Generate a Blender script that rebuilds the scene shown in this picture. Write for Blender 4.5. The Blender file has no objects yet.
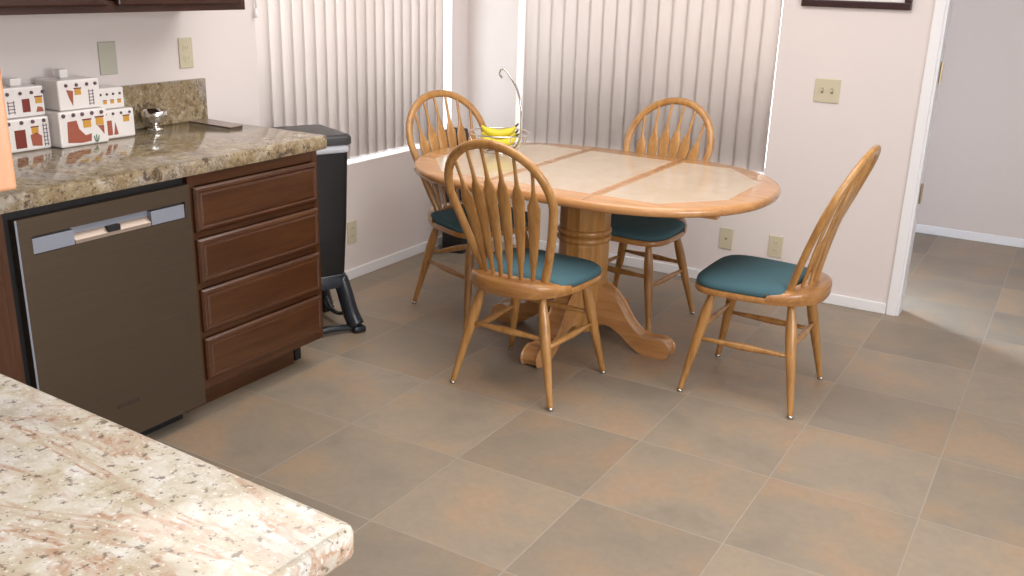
import bpy, bmesh, math, random
from mathutils import Vector, Matrix
random.seed(4)
SC = bpy.context.scene
COL = SC.collection
PI = math.pi

# ------------------------------------------------------------------ node helpers
def new_mat(name):
    m = bpy.data.materials.new(name); m.use_nodes = True
    nt = m.node_tree; nt.nodes.clear()
    out = nt.nodes.new('ShaderNodeOutputMaterial')
    b = nt.nodes.new('ShaderNodeBsdfPrincipled')
    nt.links.new(b.outputs[0], out.inputs[0])
    return m, nt, b, out

def plain(name, col, rough=.5, metal=0.0, bump=0, bscale=200, spec=None, coat=0):
    m, nt, b, out = new_mat(name)
    b.inputs['Base Color'].default_value = (*col, 1)
    b.inputs['Roughness'].default_value = rough
    b.inputs['Metallic'].default_value = metal
    if spec is not None: b.inputs['Specular IOR Level'].default_value = spec
    if coat:
        b.inputs['Coat Weight'].default_value = coat
        b.inputs['Coat Roughness'].default_value = .12
    if bump:
        n = nt.nodes.new('ShaderNodeTexNoise'); n.inputs['Scale'].default_value = bscale
        tc = nt.nodes.new('ShaderNodeTexCoord'); nt.links.new(tc.outputs['Object'], n.inputs['Vector'])
        bp = nt.nodes.new('ShaderNodeBump'); bp.inputs['Strength'].default_value = bump
        bp.inputs['Distance'].default_value = .002
        nt.links.new(n.outputs['Fac'], bp.inputs['Height']); nt.links.new(bp.outputs[0], b.inputs['Normal'])
    return m

def ramp(nt, stops, interp='LINEAR'):
    r = nt.nodes.new('ShaderNodeValToRGB'); r.color_ramp.interpolation = interp
    e = r.color_ramp.elements
    while len(e) > 1: e.remove(e[-1])
    e[0].position = stops[0][0]; e[0].color = (*stops[0][1], 1)
    for p, c in stops[1:]:
        k = e.new(p); k.color = (*c, 1)
    return r

def noise(nt, vec, scale, detail=4, rough=.55, dist=0):
    n = nt.nodes.new('ShaderNodeTexNoise')
    n.inputs['Scale'].default_value = scale; n.inputs['Detail'].default_value = detail
    n.inputs['Roughness'].default_value = rough; n.inputs['Distortion'].default_value = dist
    nt.links.new(vec, n.inputs['Vector'])
    return n.outputs['Fac']

def mathn(nt, op, a, b=None, c=None):
    n = nt.nodes.new('ShaderNodeMath'); n.operation = op
    for i, v in enumerate((a, b, c)):
        if v is None: continue
        if isinstance(v, (int, float)): n.inputs[i].default_value = v
        else: nt.links.new(v, n.inputs[i])
    return n.outputs[0]

def mixc(nt, f, a, b, blend='MIX'):
    n = nt.nodes.new('ShaderNodeMix'); n.data_type = 'RGBA'; n.blend_type = blend
    for s, v in ((n.inputs[0], f), (n.inputs[6], a), (n.inputs[7], b)):
        if isinstance(v, (int, float)): s.default_value = v
        elif isinstance(v, tuple): s.default_value = (*v, 1)
        else: nt.links.new(v, s)
    return n.outputs[2]

def coords(nt, scale=(1, 1, 1), rot=(0, 0, 0), kind='Object'):
    tc = nt.nodes.new('ShaderNodeTexCoord')
    mp = nt.nodes.new('ShaderNodeMapping')
    mp.inputs['Scale'].default_value = scale; mp.inputs['Rotation'].default_value = rot
    nt.links.new(tc.outputs[kind], mp.inputs['Vector'])
    return mp.outputs[0]

def wood(name, dark, mid, light, stretch=(30, 30, 2.2), rough=.3, coat=.4, grain=.5):
    m, nt, b, out = new_mat(name)
    v = coords(nt, stretch)
    n1 = noise(nt, v, 1.0, 5, .6, .6)
    n2 = noise(nt, v, 4.5, 3, .6, .2)
    f = mathn(nt, 'ADD', mathn(nt, 'MULTIPLY', n1, 1 - grain*.5), mathn(nt, 'MULTIPLY', n2, grain*.5))
    r = ramp(nt, [(.32, dark), (.5, mid), (.68, light)])
    nt.links.new(f, r.inputs[0]); nt.links.new(r.outputs[0], b.inputs['Base Color'])
    b.inputs['Roughness'].default_value = rough
    b.inputs['Coat Weight'].default_value = coat; b.inputs['Coat Roughness'].default_value = .15
    bp = nt.nodes.new('ShaderNodeBump'); bp.inputs['Strength'].default_value = .08; bp.inputs['Distance'].default_value = .002
    nt.links.new(n2, bp.inputs['Height']); nt.links.new(bp.outputs[0], b.inputs['Normal'])
    return m

# ------------------------------------------------------------------ materials
M = {}
M['wall'] = plain('painted_wall', (.76, .70, .68), .85, bump=.12, bscale=90)
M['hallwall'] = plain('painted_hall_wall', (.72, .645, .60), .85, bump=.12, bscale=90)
M['ceiling'] = plain('painted_ceiling', (.82, .80, .78), .9)
M['trim'] = plain('white_trim_paint', (.86, .86, .88), .4)
M['oak'] = wood('honey_oak', (.31, .140, .036), (.44, .222, .066), (.56, .305, .105))
M['oak_top'] = wood('honey_oak_top', (.40, .185, .065), (.52, .26, .10), (.62, .34, .14), (3, 26, 30), .25, .5)
M['oak_saddle'] = wood('honey_oak_saddle', (.29, .122, .033), (.40, .188, .056), (.50, .262, .088), (3, 30, 30))
M['cherry'] = wood('red_brown_cabinet_wood', (.040, .0125, .0035), (.064, .0205, .0055), (.088, .032, .0095), (30, 3, 30), .35, .35)
M['cherry_v'] = wood('red_brown_cabinet_stile', (.040, .0125, .0035), (.064, .0205, .0055), (.088, .032, .0095), (30, 30, 2.5), .35, .35)
M['cherry_top'] = wood('wall_cabinet_wood', (.024, .006, .003), (.038, .010, .004), (.055, .016, .007), (30, 3, 30), .4, .2)  # same red brown wood in darker tones
M['maple'] = wood('orange_cabinet_wood', (.42, .19, .09), (.50, .24, .12), (.57, .29, .155), (26, 26, 2), .4, .2)
M['teal'] = plain('teal_upholstery', (.050, .122, .148), .9, bump=.5, bscale=600)
M['glide'] = plain('nickel_glide', (.55, .53, .50), .25, 1)
M['chrome'] = plain('polished_chrome', (.75, .74, .72), .07, 1)
M['brass'] = plain('dull_brass', (.42, .33, .20), .35, 1)
M['steel'] = None
M['blackplastic'] = plain('black_plastic', (.010, .010, .011), .5)
M['bluegrey'] = plain('dark_bluegrey_plastic', (.020, .024, .032), .25)
M['lid'] = plain('charcoal_plastic', (.030, .030, .033), .4)
M['liner'] = plain('white_bag_liner', (.62, .64, .70), .5, bump=.6, bscale=60)
M['almond'] = plain('almond_plastic', (.60, .55, .40), .4)
M['sage'] = plain('grey_green_plastic', (.50, .50, .42), .45)
M['almond_dark'] = plain('almond_slot', (.30, .26, .17), .5)
M['banana'] = plain('banana_skin', (.74, .62, .035), .45, bump=.1, bscale=40)
M['banana_tip'] = plain('banana_tip', (.10, .07, .02), .6)
M['ceramic'] = plain('white_glaze', (.82, .79, .77), .22, coat=.3)
M['adobe'] = plain('terracotta_paint', (.36, .105, .065), .4)
M['maroon'] = plain('dark_red_paint', (.20, .035, .025), .4)
M['ochre'] = plain('ochre_paint', (.62, .33, .055), .4)
M['plum'] = plain('plum_paint', (.13, .075, .10), .4)
M['green'] = plain('green_paint', (.10, .22, .13), .4)
M['frame'] = plain('mahogany_frame', (.035, .013, .014), .35)
M['mat'] = plain('white_mat_board', (.80, .79, .76), .8)
M['print'] = plain('grey_print', (.35, .33, .28), .7)
M['paper'] = plain('brown_leather_folder', (.26, .20, .16), .25)
M['paper_edge'] = plain('dark_folder_edge', (.05, .025, .018), .5)
M['grout'] = plain('grout', (.30, .26, .21), .85)
M['dwgrey'] = plain('pocket_grey', (.30, .33, .40), .35, .3)
M['dwpale'] = plain('pocket_pale', (.34, .27, .22), .3, .3)

def mk_steel():
    m, nt, b, out = new_mat('brushed_bronze_steel')
    v = coords(nt, (2, 2, 260))
    f = noise(nt, v, 1.0, 3, .6)
    r = ramp(nt, [(.3, (.112, .086, .060)), (.7, (.126, .097, .068))])
    nt.links.new(f, r.inputs[0]); nt.links.new(r.outputs[0], b.inputs['Base Color'])
    b.inputs['Metallic'].default_value = .75; b.inputs['Roughness'].default_value = .42
    return m
M['steel'] = mk_steel()

def mk_granite(name, stops, vein_col, dark_col, vein_amt=.9, blotch=0.0, fleck=.6):
    m, nt, b, out = new_mat(name)
    v = coords(nt)
    vv = coords(nt, (2.6, 8.0, 6), (0, 0, .30))
    vein = noise(nt, vv, 1.0, 6, .60, .9)
    band = noise(nt, coords(nt, (3.0, 6.0, 5), (0, 0, .30)), 1.0, 3, .5, .4)
    mid = noise(nt, v, 24, 5, .65, .5)
    fine = noise(nt, v, 62, 4, .62)
    f2 = noise(nt, v, 115, 3, .6)
    base = ramp(nt, stops); nt.links.new(mid, base.inputs[0])
    c = base.outputs[0]
    gb = ramp(nt, [(.50, (0, 0, 0)), (.62, (1, 1, 1))]); nt.links.new(band, gb.inputs[0])
    c = mixc(nt, mathn(nt, 'MULTIPLY', gb.outputs[0], .40), c, tuple(x*.62+.13 for x in (.40, .42, .46)))
    vr = ramp(nt, [(.40, (0, 0, 0)), (.455, (1, 1, 1)), (.49, (.1, .1, .1)), (.56, (0, 0, 0)), (.60, (.6, .6, .6)), (.64, (0, 0, 0))])
    nt.links.new(vein, vr.inputs[0])
    brk = ramp(nt, [(.36, (.1, .1, .1)), (.60, (1, 1, 1))]); nt.links.new(mid, brk.inputs[0])
    vm = mathn(nt, 'MULTIPLY', mathn(nt, 'MULTIPLY', vr.outputs[0], brk.outputs[0]), vein_amt)
    c = mixc(nt, vm, c, vein_col)
    if blotch:
        bl = ramp(nt, [(.36, (1, 1, 1)), (.44, (0, 0, 0))]); nt.links.new(noise(nt, v, 15, 5, .7, .8), bl.inputs[0])
        c = mixc(nt, mathn(nt, 'MULTIPLY', bl.outputs[0], blotch), c, dark_col)
    sp = ramp(nt, [(.35, (1, 1, 1)), (.42, (0, 0, 0))]); nt.links.new(fine, sp.inputs[0])
    c = mixc(nt, mathn(nt, 'MULTIPLY', sp.outputs[0], .75), c, dark_col)
    w = ramp(nt, [(.60, (0, 0, 0)), (.66, (1, 1, 1))]); nt.links.new(f2, w.inputs[0])
    c = mixc(nt, mathn(nt, 'MULTIPLY', w.outputs[0], fleck), c, (.82, .81, .78))
    d = ramp(nt, [(.31, (1, 1, 1)), (.37, (0, 0, 0))]); nt.links.new(f2, d.inputs[0])
    c = mixc(nt, mathn(nt, 'MULTIPLY', d.outputs[0], .8), c, tuple(x*.7 for x in dark_col))
    nt.links.new(c, b.inputs['Base Color'])
    b.inputs['Roughness'].default_value = .09
    b.inputs['Specular IOR Level'].default_value = .36
    return m
M['granite'] = mk_granite('cream_granite', [(.30, (.42, .36, .25)), (.42, (.54, .50, .40)), (.54, (.62, .60, .53)), (.66, (.70, .69, .66)), (.78, (.52, .52, .53))], (.38, .20, .095), (.13, .085, .065))
M['granite_dim'] = mk_granite('dim_lit_granite', [(.30, (.175, .125, .065)), (.42, (.27, .205, .115)), (.54, (.34, .275, .170)), (.66, (.44, .385, .285)), (.78, (.50, .46, .40))], (.17, .10, .05), (.075, .050, .035), .7, .85, .22)  # same stone as the peninsula, with its dimmer light put into the colours

TILE = .457
def mk_floor():
    m, nt, b, out = new_mat('ceramic_floor_tile')
    tc = nt.nodes.new('ShaderNodeTexCoord')
    mp = nt.nodes.new('ShaderNodeMapping'); mp.inputs['Scale'].default_value = (1/TILE,)*3
    nt.links.new(tc.outputs['Object'], mp.inputs['Vector'])
    sx = nt.nodes.new('ShaderNodeSeparateXYZ'); nt.links.new(mp.outputs[0], sx.inputs[0])
    def edge(s):
        fr = mathn(nt, 'FRACT', s)
        return mathn(nt, 'MINIMUM', fr, mathn(nt, 'SUBTRACT', 1.0, fr))
    e = mathn(nt, 'MINIMUM', edge(sx.outputs[0]), edge(sx.outputs[1]))
    g = nt.nodes.new('ShaderNodeMapRange'); g.inputs[1].default_value = .0030; g.inputs[2].default_value = .0075
    g.inputs[3].default_value = 1; g.inputs[4].default_value = 0
    nt.links.new(e, g.inputs[0])
    fl = nt.nodes.new('ShaderNodeVectorMath'); fl.operation = 'FLOOR'; nt.links.new(mp.outputs[0], fl.inputs[0])
    cx = nt.nodes.new('ShaderNodeSeparateXYZ'); nt.links.new(fl.outputs[0], cx.inputs[0])
    cb = nt.nodes.new('ShaderNodeCombineXYZ'); nt.links.new(cx.outputs[0], cb.inputs[0]); nt.links.new(cx.outputs[1], cb.inputs[1])
    wn = nt.nodes.new('ShaderNodeTexWhiteNoise'); wn.noise_dimensions = '2D'; nt.links.new(cb.outputs[0], wn.inputs['Vector'])
    off = nt.nodes.new('ShaderNodeVectorMath'); off.operation = 'MULTIPLY_ADD'
    nt.links.new(wn.outputs['Color'], off.inputs[0]); off.inputs[1].default_value = (9, 9, 9); nt.links.new(mp.outputs[0], off.inputs[2])
    n1 = noise(nt, off.outputs[0], 1.5, 5, .55, .4)
    n2 = noise(nt, off.outputs[0], 16, 5, .6)
    r = ramp(nt, [(.28, (.255, .218, .170)), (.42, (.295, .248, .192)), (.52, (.318, .258, .192)), (.63, (.365, .266, .180)), (.76, (.345, .270, .208))])
    nt.links.new(n1, r.inputs[0])
    hv = mathn(nt, 'ADD', .87, mathn(nt, 'MULTIPLY', wn.outputs['Value'], .2))
    hv = mathn(nt, 'MULTIPLY', hv, mathn(nt, 'ADD', .86, mathn(nt, 'MULTIPLY', n2, .28)))
    c = nt.nodes.new('ShaderNodeVectorMath'); c.operation = 'SCALE'
    nt.links.new(r.outputs[0], c.inputs[0]); nt.links.new(hv, c.inputs['Scale'])
    fin = mixc(nt, mathn(nt, 'MULTIPLY', g.outputs[0], .95), c.outputs[0], (.36, .31, .25))
    nt.links.new(fin, b.inputs['Base Color'])
    rr = mathn(nt, 'ADD', .36, mathn(nt, 'MULTIPLY', n2, .12)); nt.links.new(rr, b.inputs['Roughness'])
    b.inputs['Specular IOR Level'].default_value = .4
    hgt = mathn(nt, 'SUBTRACT', mathn(nt, 'MULTIPLY', n2, .25), g.outputs[0])
    bp = nt.nodes.new('ShaderNodeBump'); bp.inputs['Strength'].default_value = .35; bp.inputs['Distance'].default_value = .002
    nt.links.new(hgt, bp.inputs['Height']); nt.links.new(bp.outputs[0], b.inputs['Normal'])
    return m
M['floor'] = mk_floor()

def mk_tabletile():
    m, nt, b, out = new_mat('cream_table_tile')
    v = coords(nt)
    n = noise(nt, v, 9, 5, .6, .8)
    r = ramp(nt, [(.3, (.53, .42, .305)), (.5, (.56, .45, .335)), (.7, (.59, .48, .365))])
    nt.links.new(n, r.inputs[0]); nt.links.new(r.outputs[0], b.inputs['Base Color'])
    b.inputs['Roughness'].default_value = .14
    return m
M['tabletile'] = mk_tabletile()

def mk_vane(name, col, tr):
    m, nt, b, out = new_mat(name)
    nt.nodes.remove(b)
    d = nt.nodes.new('ShaderNodeBsdfDiffuse'); d.inputs[0].default_value = (*col, 1)
    t = nt.nodes.new('ShaderNodeBsdfTranslucent'); t.inputs[0].default_value = (*col, 1)
    mx = nt.nodes.new('ShaderNodeMixShader'); mx.inputs[0].default_value = tr
    nt.links.new(d.outputs[0], mx.inputs[1]); nt.links.new(t.outputs[0], mx.inputs[2]); nt.links.new(mx.outputs[0], out.inputs[0])
    return m
M['vane'] = mk_vane('fabric_blind_vane', (.79, .73, .70), .29)

def mk_glass():
    m, nt, b, out = new_mat('window_glass'); nt.nodes.remove(b)
    t = nt.nodes.new('ShaderNodeBsdfTransparent'); t.inputs[0].default_value = (.96, .98, .98, 1)
    g = nt.nodes.new('ShaderNodeBsdfGlossy'); g.inputs['Roughness'].default_value = .02
    mx = nt.nodes.new('ShaderNodeMixShader'); mx.inputs[0].default_value = .05
    nt.links.new(t.outputs[0], mx.inputs[1]); nt.links.new(g.outputs[0], mx.inputs[2]); nt.links.new(mx.outputs[0], out.inputs[0])
    return m
M['glass'] = mk_glass()

def mk_lampglass():
    m, nt, b, out = new_mat('lit_diffuser'); nt.nodes.remove(b)
    e = nt.nodes.new('ShaderNodeEmission'); e.inputs[0].default_value = (1, .93, .84, 1); e.inputs[1].default_value = 3
    nt.links.new(e.outputs[0], out.inputs[0]); return m
M['lampglass'] = mk_lampglass()

# ------------------------------------------------------------------ geometry helpers
def link(name, bm, mat, parent=None, smooth=False, angle=None):
    bmesh.ops.recalc_face_normals(bm, faces=bm.faces)
    me = bpy.data.meshes.new(name); bm.to_mesh(me); bm.free()
    if mat is not None: me.materials.append(mat)
    if smooth or angle:
        for p in me.polygons: p.use_smooth = True
    if angle:
        me.set_sharp_from_angle(angle=math.radians(angle))
    o = bpy.data.objects.new(name, me); COL.objects.link(o)
    if parent is not None: o.parent = parent
    return o

def tag(o, label=None, cat=None, group=None, kind=None):
    if label: o['label'] = label
    if cat: o['category'] = cat
    if group: o['group'] = group
    if kind: o['kind'] = kind
    return o

def thing(name, label, cat, loc=(0, 0, 0), rz=0, group=None):
    o = bpy.data.objects.new(name, None); COL.objects.link(o)
    o.empty_display_size = .1
    o.location = loc; o.rotation_euler = (0, 0, rz)
    return tag(o, label, cat, group)

def struct(o):
    o['kind'] = 'structure'; return o

def dup(root, loc, rz, label, group=None):
    r = root.copy(); COL.objects.link(r); r.location = loc; r.rotation_euler = (0, 0, rz)
    r['label'] = label
    if group: r['group'] = group
    for ch in list(root.children):
        c = ch.copy(); COL.objects.link(c); c.parent = r
        for g in list(ch.children):
            d = g.copy(); COL.objects.link(d); d.parent = c
    return r

def box(bm, x0, x1, y0, y1, z0, z1, bev=0, seg=2):
    n0 = len(bm.verts)
    vs = [bm.verts.new((x, y, z)) for x in (x0, x1) for y in (y0, y1) for z in (z0, z1)]
    idx = [(0, 1, 3, 2), (4, 6, 7, 5), (0, 4, 5, 1), (2, 3, 7, 6), (0, 2, 6, 4), (1, 5, 7, 3)]
    fs = [bm.faces.new([vs[i] for i in f]) for f in idx]
    bmesh.ops.recalc_face_normals(bm, faces=fs)
    if bev:
        es = {e for f in fs for e in f.edges}
        bmesh.ops.bevel(bm, geom=list(es), offset=bev, segments=seg, affect='EDGES', profile=.5)

def boxo(name, mat, x0, x1, y0, y1, z0, z1, parent=None, bev=0, seg=2):
    bm = bmesh.new(); box(bm, x0, x1, y0, y1, z0, z1, bev, seg)
    return link(name, bm, mat, parent)

def bridge(bm, rings, close=True, cap=True):
    """rings: list of lists of coordinates, same length"""
    R = [[bm.verts.new(c) for c in r] for r in rings]
    n = len(R[0])
    for a, b in zip(R, R[1:]):
        for i in range(n if close else n-1):
            j = (i+1) % n
            bm.faces.new((a[i], a[j], b[j], b[i]))
    if cap:
        bm.faces.new(list(reversed(R[0]))); bm.faces.new(R[-1])
    return R

def frame_of(d):
    d = d.normalized()
    a = Vector((0, 0, 1)) if abs(d.z) < .9 else Vector((0, 1, 0))
    u = a.cross(d).normalized(); v = d.cross(u)
    return u, v

def turned(bm, p0, p1, prof, seg=14):
    p0, p1 = Vector(p0), Vector(p1); u, v = frame_of(p1-p0)
    bridge(bm, [[p0+(p1-p0)*t+(u*math.cos(2*PI*k/seg)+v*math.sin(2*PI*k/seg))*r for k in range(seg)] for t, r in prof])

def lathe(bm, prof, seg=32, c=(0, 0), cap=True):
    bridge(bm, [[(c[0]+r*math.cos(2*PI*k/seg), c[1]+r*math.sin(2*PI*k/seg), z) for k in range(seg)] for r, z in prof], cap=cap)

def sweep(bm, pts, ra, rb, n_ref, seg=10, closed=False):
    """tube along pts; ra across (in plane perpendicular to n_ref), rb along n_ref; radii may be lists"""
    pts = [Vector(p) for p in pts]; N = len(pts); n_ref = Vector(n_ref).normalized()
    rings = []
    for i, p in enumerate(pts):
        if closed: d = pts[(i+1) % N]-pts[i-1]
        else: d = pts[min(i+1, N-1)]-pts[max(i-1, 0)]
        d.normalize()
        u = d.cross(n_ref)
        if u.length < 1e-4: u = frame_of(d)[0]
        u.normalize(); v = d.cross(u)
        a = ra[i] if isinstance(ra, (list, tuple)) else ra
        b = rb[i] if isinstance(rb, (list, tuple)) else rb
        rings.append([p+u*a*math.cos(2*PI*k/seg)+v*b*math.sin(2*PI*k/seg) for k in range(seg)])
    if closed:
        rings.append(rings[0])
        R = [[bm.verts.new(c) for c in r] for r in rings[:-1]]
        R.append(R[0])
        for a, b in zip(R, R[1:]):
            for i in range(seg):
                j = (i+1) % seg; bm.faces.new((a[i], a[j], b[j], b[i]))
    else: bridge(bm, rings)

def smooth_pts(pts, n=8):
    """Catmull-Rom through points"""
    P = [Vector(p) for p in pts]; P = [P[0]*2-P[1]]+P+[P[-1]*2-P[-2]]
    out = []
    for i in range(1, len(P)-2):
        a, b, c, d = P[i-1:i+3]
        for k in range(n):
            t = k/n
            out.append(.5*((2*b)+(c-a)*t+(2*a-5*b+4*c-d)*t*t+(3*b-a-3*c+d)*t**3))
    out.append(P[-2]); return out

def prism(bm, poly, z0, z1, bev=0):
    bridge(bm, [[(x, y, z0) for x, y in poly], [(x, y, z1) for x, y in poly]])

# ------------------------------------------------------------------ room shell
XL, YB, YH, XR, YF, ZC = -.63, 2.376, 4.20, 4.6, -4.4, 2.44
XE = 1.878           # free end of the back wall

def wall_with_hole(name, mat, axis, pos, thick, a0, a1, hole=None):
    """axis 'x': wall plane x=pos (inner face), extends to pos+thick; a along y"""
    bm = bmesh.new()
    def seg(s0, s1, z0, z1):
        if axis == 'x': box(bm, min(pos, pos+thick), max(pos, pos+thick), s0, s1, z0, z1)
        else: box(bm, s0, s1, min(pos, pos+thick), max(pos, pos+thick), z0, z1)
    if hole is None: seg(a0, a1, 0, ZC)
    else:
        h0, h1, z0, z1 = hole
        seg(a0, h0, 0, ZC); seg(h1, a1, 0, ZC); seg(h0, h1, 0, z0); seg(h0, h1, z1, ZC)
    return struct(link(name, bm, mat))

W1 = (.715, 2.212, .600, 2.06)      # left window: y0,y1,z0,z1
W2 = (-.300, 1.163, .600, 2.06)    # back window: x0,x1,z0,z1
struct(boxo('floor', M['floor'], XL-.15, XR+.15, YF-.15, YH+.15, -.1, 0))
bm = bmesh.new(); prism(bm, [(XL-.15, YF-.15), (XR+.15, YF-.15), (XR+.15, YH+.15), (1.19, YH+.15), (1.19, YB+.11), (XL-.15, YB+.11)], ZC, ZC+.1)
struct(link('ceiling', bm, M['ceiling']))
wall_with_hole('wall_left', M['wall'], 'x', XL, -.15, YF, YB+.11, W1)
wall_with_hole('wall_back', M['wall'], 'y', YB, .11, XL, XE, W2)
wall_with_hole('wall_right', M['wall'], 'x', XR, .15, YF, YH)
wall_with_hole('wall_front', M['wall'], 'y', YF, -.15, XL, XR)
wall_with_hole('wall_hall', M['hallwall'], 'y', YH, .15, 1.19, XR)
# hall end wall with a narrow doorway that lets daylight in
wall_with_hole('wall_hall_end', M['hallwall'], 'x', 1.25, -.06, YB+.11, YH, (2.76, 3.14, .0, 2.05))

def baseboard(name, x0, x1, y0, y1):
    bm = bmesh.new(); box(bm, x0, x1, y0, y1, 0, .055, .004, 2)
    return struct(link(name, bm, M['trim']))
baseboard('baseboard_left', XL, XL+.012, .47, YB)
baseboard('baseboard_back', XL+.012, XE-.045, YB-.012, YB)
baseboard('baseboard_hall', 1.25, XR, YH-.012, YH)

# white corner trim at the wall end, with the jamb behind it and its hinges
bm = bmesh.new(); box(bm, XE-.042, XE+.004, YB-.014, YB+.002, 0, 2.06, .004)
struct(link('trim_1', bm, M['trim']))
jb = struct(boxo('door_1', M['trim'], XE, XE+.016, YB-.002, YB+.112, 0, 2.06, bev=.002))
for z in (1.16, .60):
    bm = bmesh.new()
    box(bm, XE+.016, XE+.019, YB+.050, YB+.092, z-.045, z+.045)
    turned(bm, (XE+.022, YB+.046, z-.047), (XE+.022, YB+.046, z+.047), [(0, .0055), (1, .0055)], 8)
    h = link('hinge', bm, M['brass'], jb); h['label'] = 'dull brass hinge'

# ------------------------------------------------------------------ windows and blinds
def window(name, axis, pos, d, a0, a1, z0, z1):
    """frame sits behind the inner wall face by d (negative = outward for x)"""
    root = None
    def bx(bm, s0, s1, t0, t1, zz0, zz1):
        lo, hi = min(pos+t0*d, pos+t1*d), max(pos+t0*d, pos+t1*d)
        if axis == 'x': box(bm, lo, hi, s0, s1, zz0, zz1)
        else: box(bm, s0, s1, lo, hi, zz0, zz1)
    bm = bmesh.new()
    f = .022
    for s in ((a0, a0+f, z0, z1), (a1-f, a1, z0, z1), (a0+f, a1-f, z0, z0+f), (a0+f, a1-f, z1-f, z1)):
        bx(bm, s[0], s[1], .085, .10, s[2], s[3])
    mid = (a0+a1)/2; bx(bm, mid-.02, mid+.02, .085, .10, z0+f, z1-f)
    root = struct(link(name, bm, M['trim']))
    for s0, s1 in ((a0+f, mid-.02), (mid+.02, a1-f)):
        bm = bmesh.new(); bx(bm, s0, s1, .091, .094, z0+f, z1-f)
        link('pane', bm, M['glass'], root)
    return root
window('window_1', 'x', XL, -1, *W1)
window('window_2', 'y', YB, 1, *W2)

def vane_bm(w, z0, z1, camber):
    bm = bmesh.new(); n = 6; rows = []
    for z in (z0, z1):
        for side in (0, 1):
            rows.append([])
            for k in range(n+1):
                s = k/n-.5
                rows[-1].append(bm.verts.new((s*w, camber*(1-4*s*s)+side*.0012, z)))
    a, b, c, d = rows   # bottom front, bottom back, top front, top back
    for k in range(n):
        bm.faces.new((a[k], a[k+1], c[k+1], c[k])); bm.faces.new((b[k], d[k], d[k+1], b[k+1]))
        bm.faces.new((a[k], b[k], b[k+1], a[k+1])); bm.faces.new((c[k], c[k+1], d[k+1], d[k]))
    bm.faces.new((a[0], c[0], d[0], b[0])); bm.faces.new((a[n], b[n], d[n], c[n]))
    return bm

def blinds(label, axis, pos, a0, a1, z0, z1, ang, n, group=None):
    r = thing('vertical_blinds', label, 'blinds', (pos, (a0+a1)/2, z0) if axis == 'x' else ((a0+a1)/2, pos, z0), PI/2 if axis == 'x' else 0)
    L = a1-a0
    boxo('headrail', M['trim'], -L/2, L/2, -.02, .02, z1-z0-.035, z1-z0, r, .004)
    proto = None
    for i in range(n):
        w = .089
        x = -L/2+w/2+(L-w)*i/(n-1)
        if proto is None:
            proto = link('vane', vane_bm(w, .0, z1-z0-.04, .005), M['vane'], r, smooth=True); v = proto
        else:
            v = proto.copy(); COL.objects.link(v); v.parent = r
        v.location = (x, 0, random.uniform(0, .004)); v.rotation_euler = (0, 0, ang+random.uniform(-.05, .05))
    bm = bmesh.new()
    return r
blinds('vertical fabric blinds on the left wall window above the black trash can', 'x', XL-.03, W1[0]+.012, 2.158, W1[2]+.022, W1[3]-.005, math.radians(-15), 19)
blinds('closed vertical fabric blinds on the back wall window behind the table', 'y', YB+.035, -.268, 1.150, W2[2]+.012, W2[3]-.005, math.radians(7), 18)
# pull cord of the left blinds
bm = bmesh.new(); sweep(bm, [(XL+.02, .705, 1.36+.1*k) for k in range(8)], .004, .004, (1, 0, 0), 6)
box(bm, XL, XL+.022, .695, .715, 2.04, 2.07)
lathe(bm, [(.004, 1.325), (.009, 1.33), (.006, 1.365)], 8, (XL+.02, .705))
tag(link('blind_cord', bm, M['trim'], smooth=True), 'thin white pull cord beside left edge of left window blinds', 'cord')

# ------------------------------------------------------------------ wall plates
def plate(name, label, cat, axis, pos, a, z, w, h, mat, kind, rotsgn=1):
    """plate standing on a wall; local x across, local -y out of wall"""
    loc = (pos, a, z) if axis == 'x' else (a, pos, z)
    r = thing(name, label, cat, loc, PI/2 if axis == 'x' else 0)
    bm = bmesh.new(); box(bm, -w/2, w/2, -.007, 0, -h/2, h/2, .003, 2)
    link('cover_plate', bm, M[mat], r)
    if kind == 'toggle2' or kind == 'toggle':
        for x in ((-.023, .023) if kind == 'toggle2' else (0,)):
            bm = bmesh.new(); box(bm, x-.006, x+.006, -.0075, -.006, -.013, .013)
            s = link('toggle_slot', bm, M['almond_dark'], r)
            bm = bmesh.new(); box(bm, x-.004, x+.004, -.020, -.006, -.002, .009, .001)
            link('toggle', bm, M[mat], r)
    elif kind == 'outlet':
        for dz in (-.02, .02):
            bm = bmesh.new()
            pts = [(.0165*math.cos(t), max(-.0125, min(.0125, .0165*math.sin(t)))) for t in [2*PI*k/20 for k in range(20)]]
            bridge(bm, [[(x, -.0065, dz+y) for x, y in pts], [(x, -.009, dz+y) for x, y in pts]])
            q = link('receptacle', bm, M[mat], r)
            bm = bmesh.new()
            for x in (-.006, .006): box(bm, x-.0011, x+.0011, -.0094, -.0088, dz-.004, dz+.006)
            link('slots', bm, M['almond_dark'], q)
    elif kind == 'jack':
        bm = bmesh.new(); box(bm, -.006, .006, -.0085, -.006, -.006, .006); link('jack', bm, M['almond_dark'], r)
    elif kind == 'blank':
        for dz in (-.04, .04):
            bm = bmesh.new(); lathe_y = [( .003*math.cos(2*PI*k/8), .003*math.sin(2*PI*k/8)) for k in range(8)]
            bridge(bm, [[(x, -.0065, dz+y) for x, y in lathe_y], [(x, -.0078, dz+y) for x, y in lathe_y]])
            link('screw', bm, M['sage'], r)
    return r
plate('wall_plate', 'grey green blank wall plate above the white canisters', 'wall plate', 'x', XL, -.035, 1.198, .074, .118, 'sage', 'blank')
plate('wall_outlet', 'almond wall outlet above the granite backsplash', 'outlet', 'x', XL, .327, 1.198, .068, .118, 'almond', 'outlet')
plate('wall_outlet', 'almond outlet low on the left wall beside the trash can', 'outlet', 'x', XL, 1.31, .25, .07, .115, 'almond', 'outlet')
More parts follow.
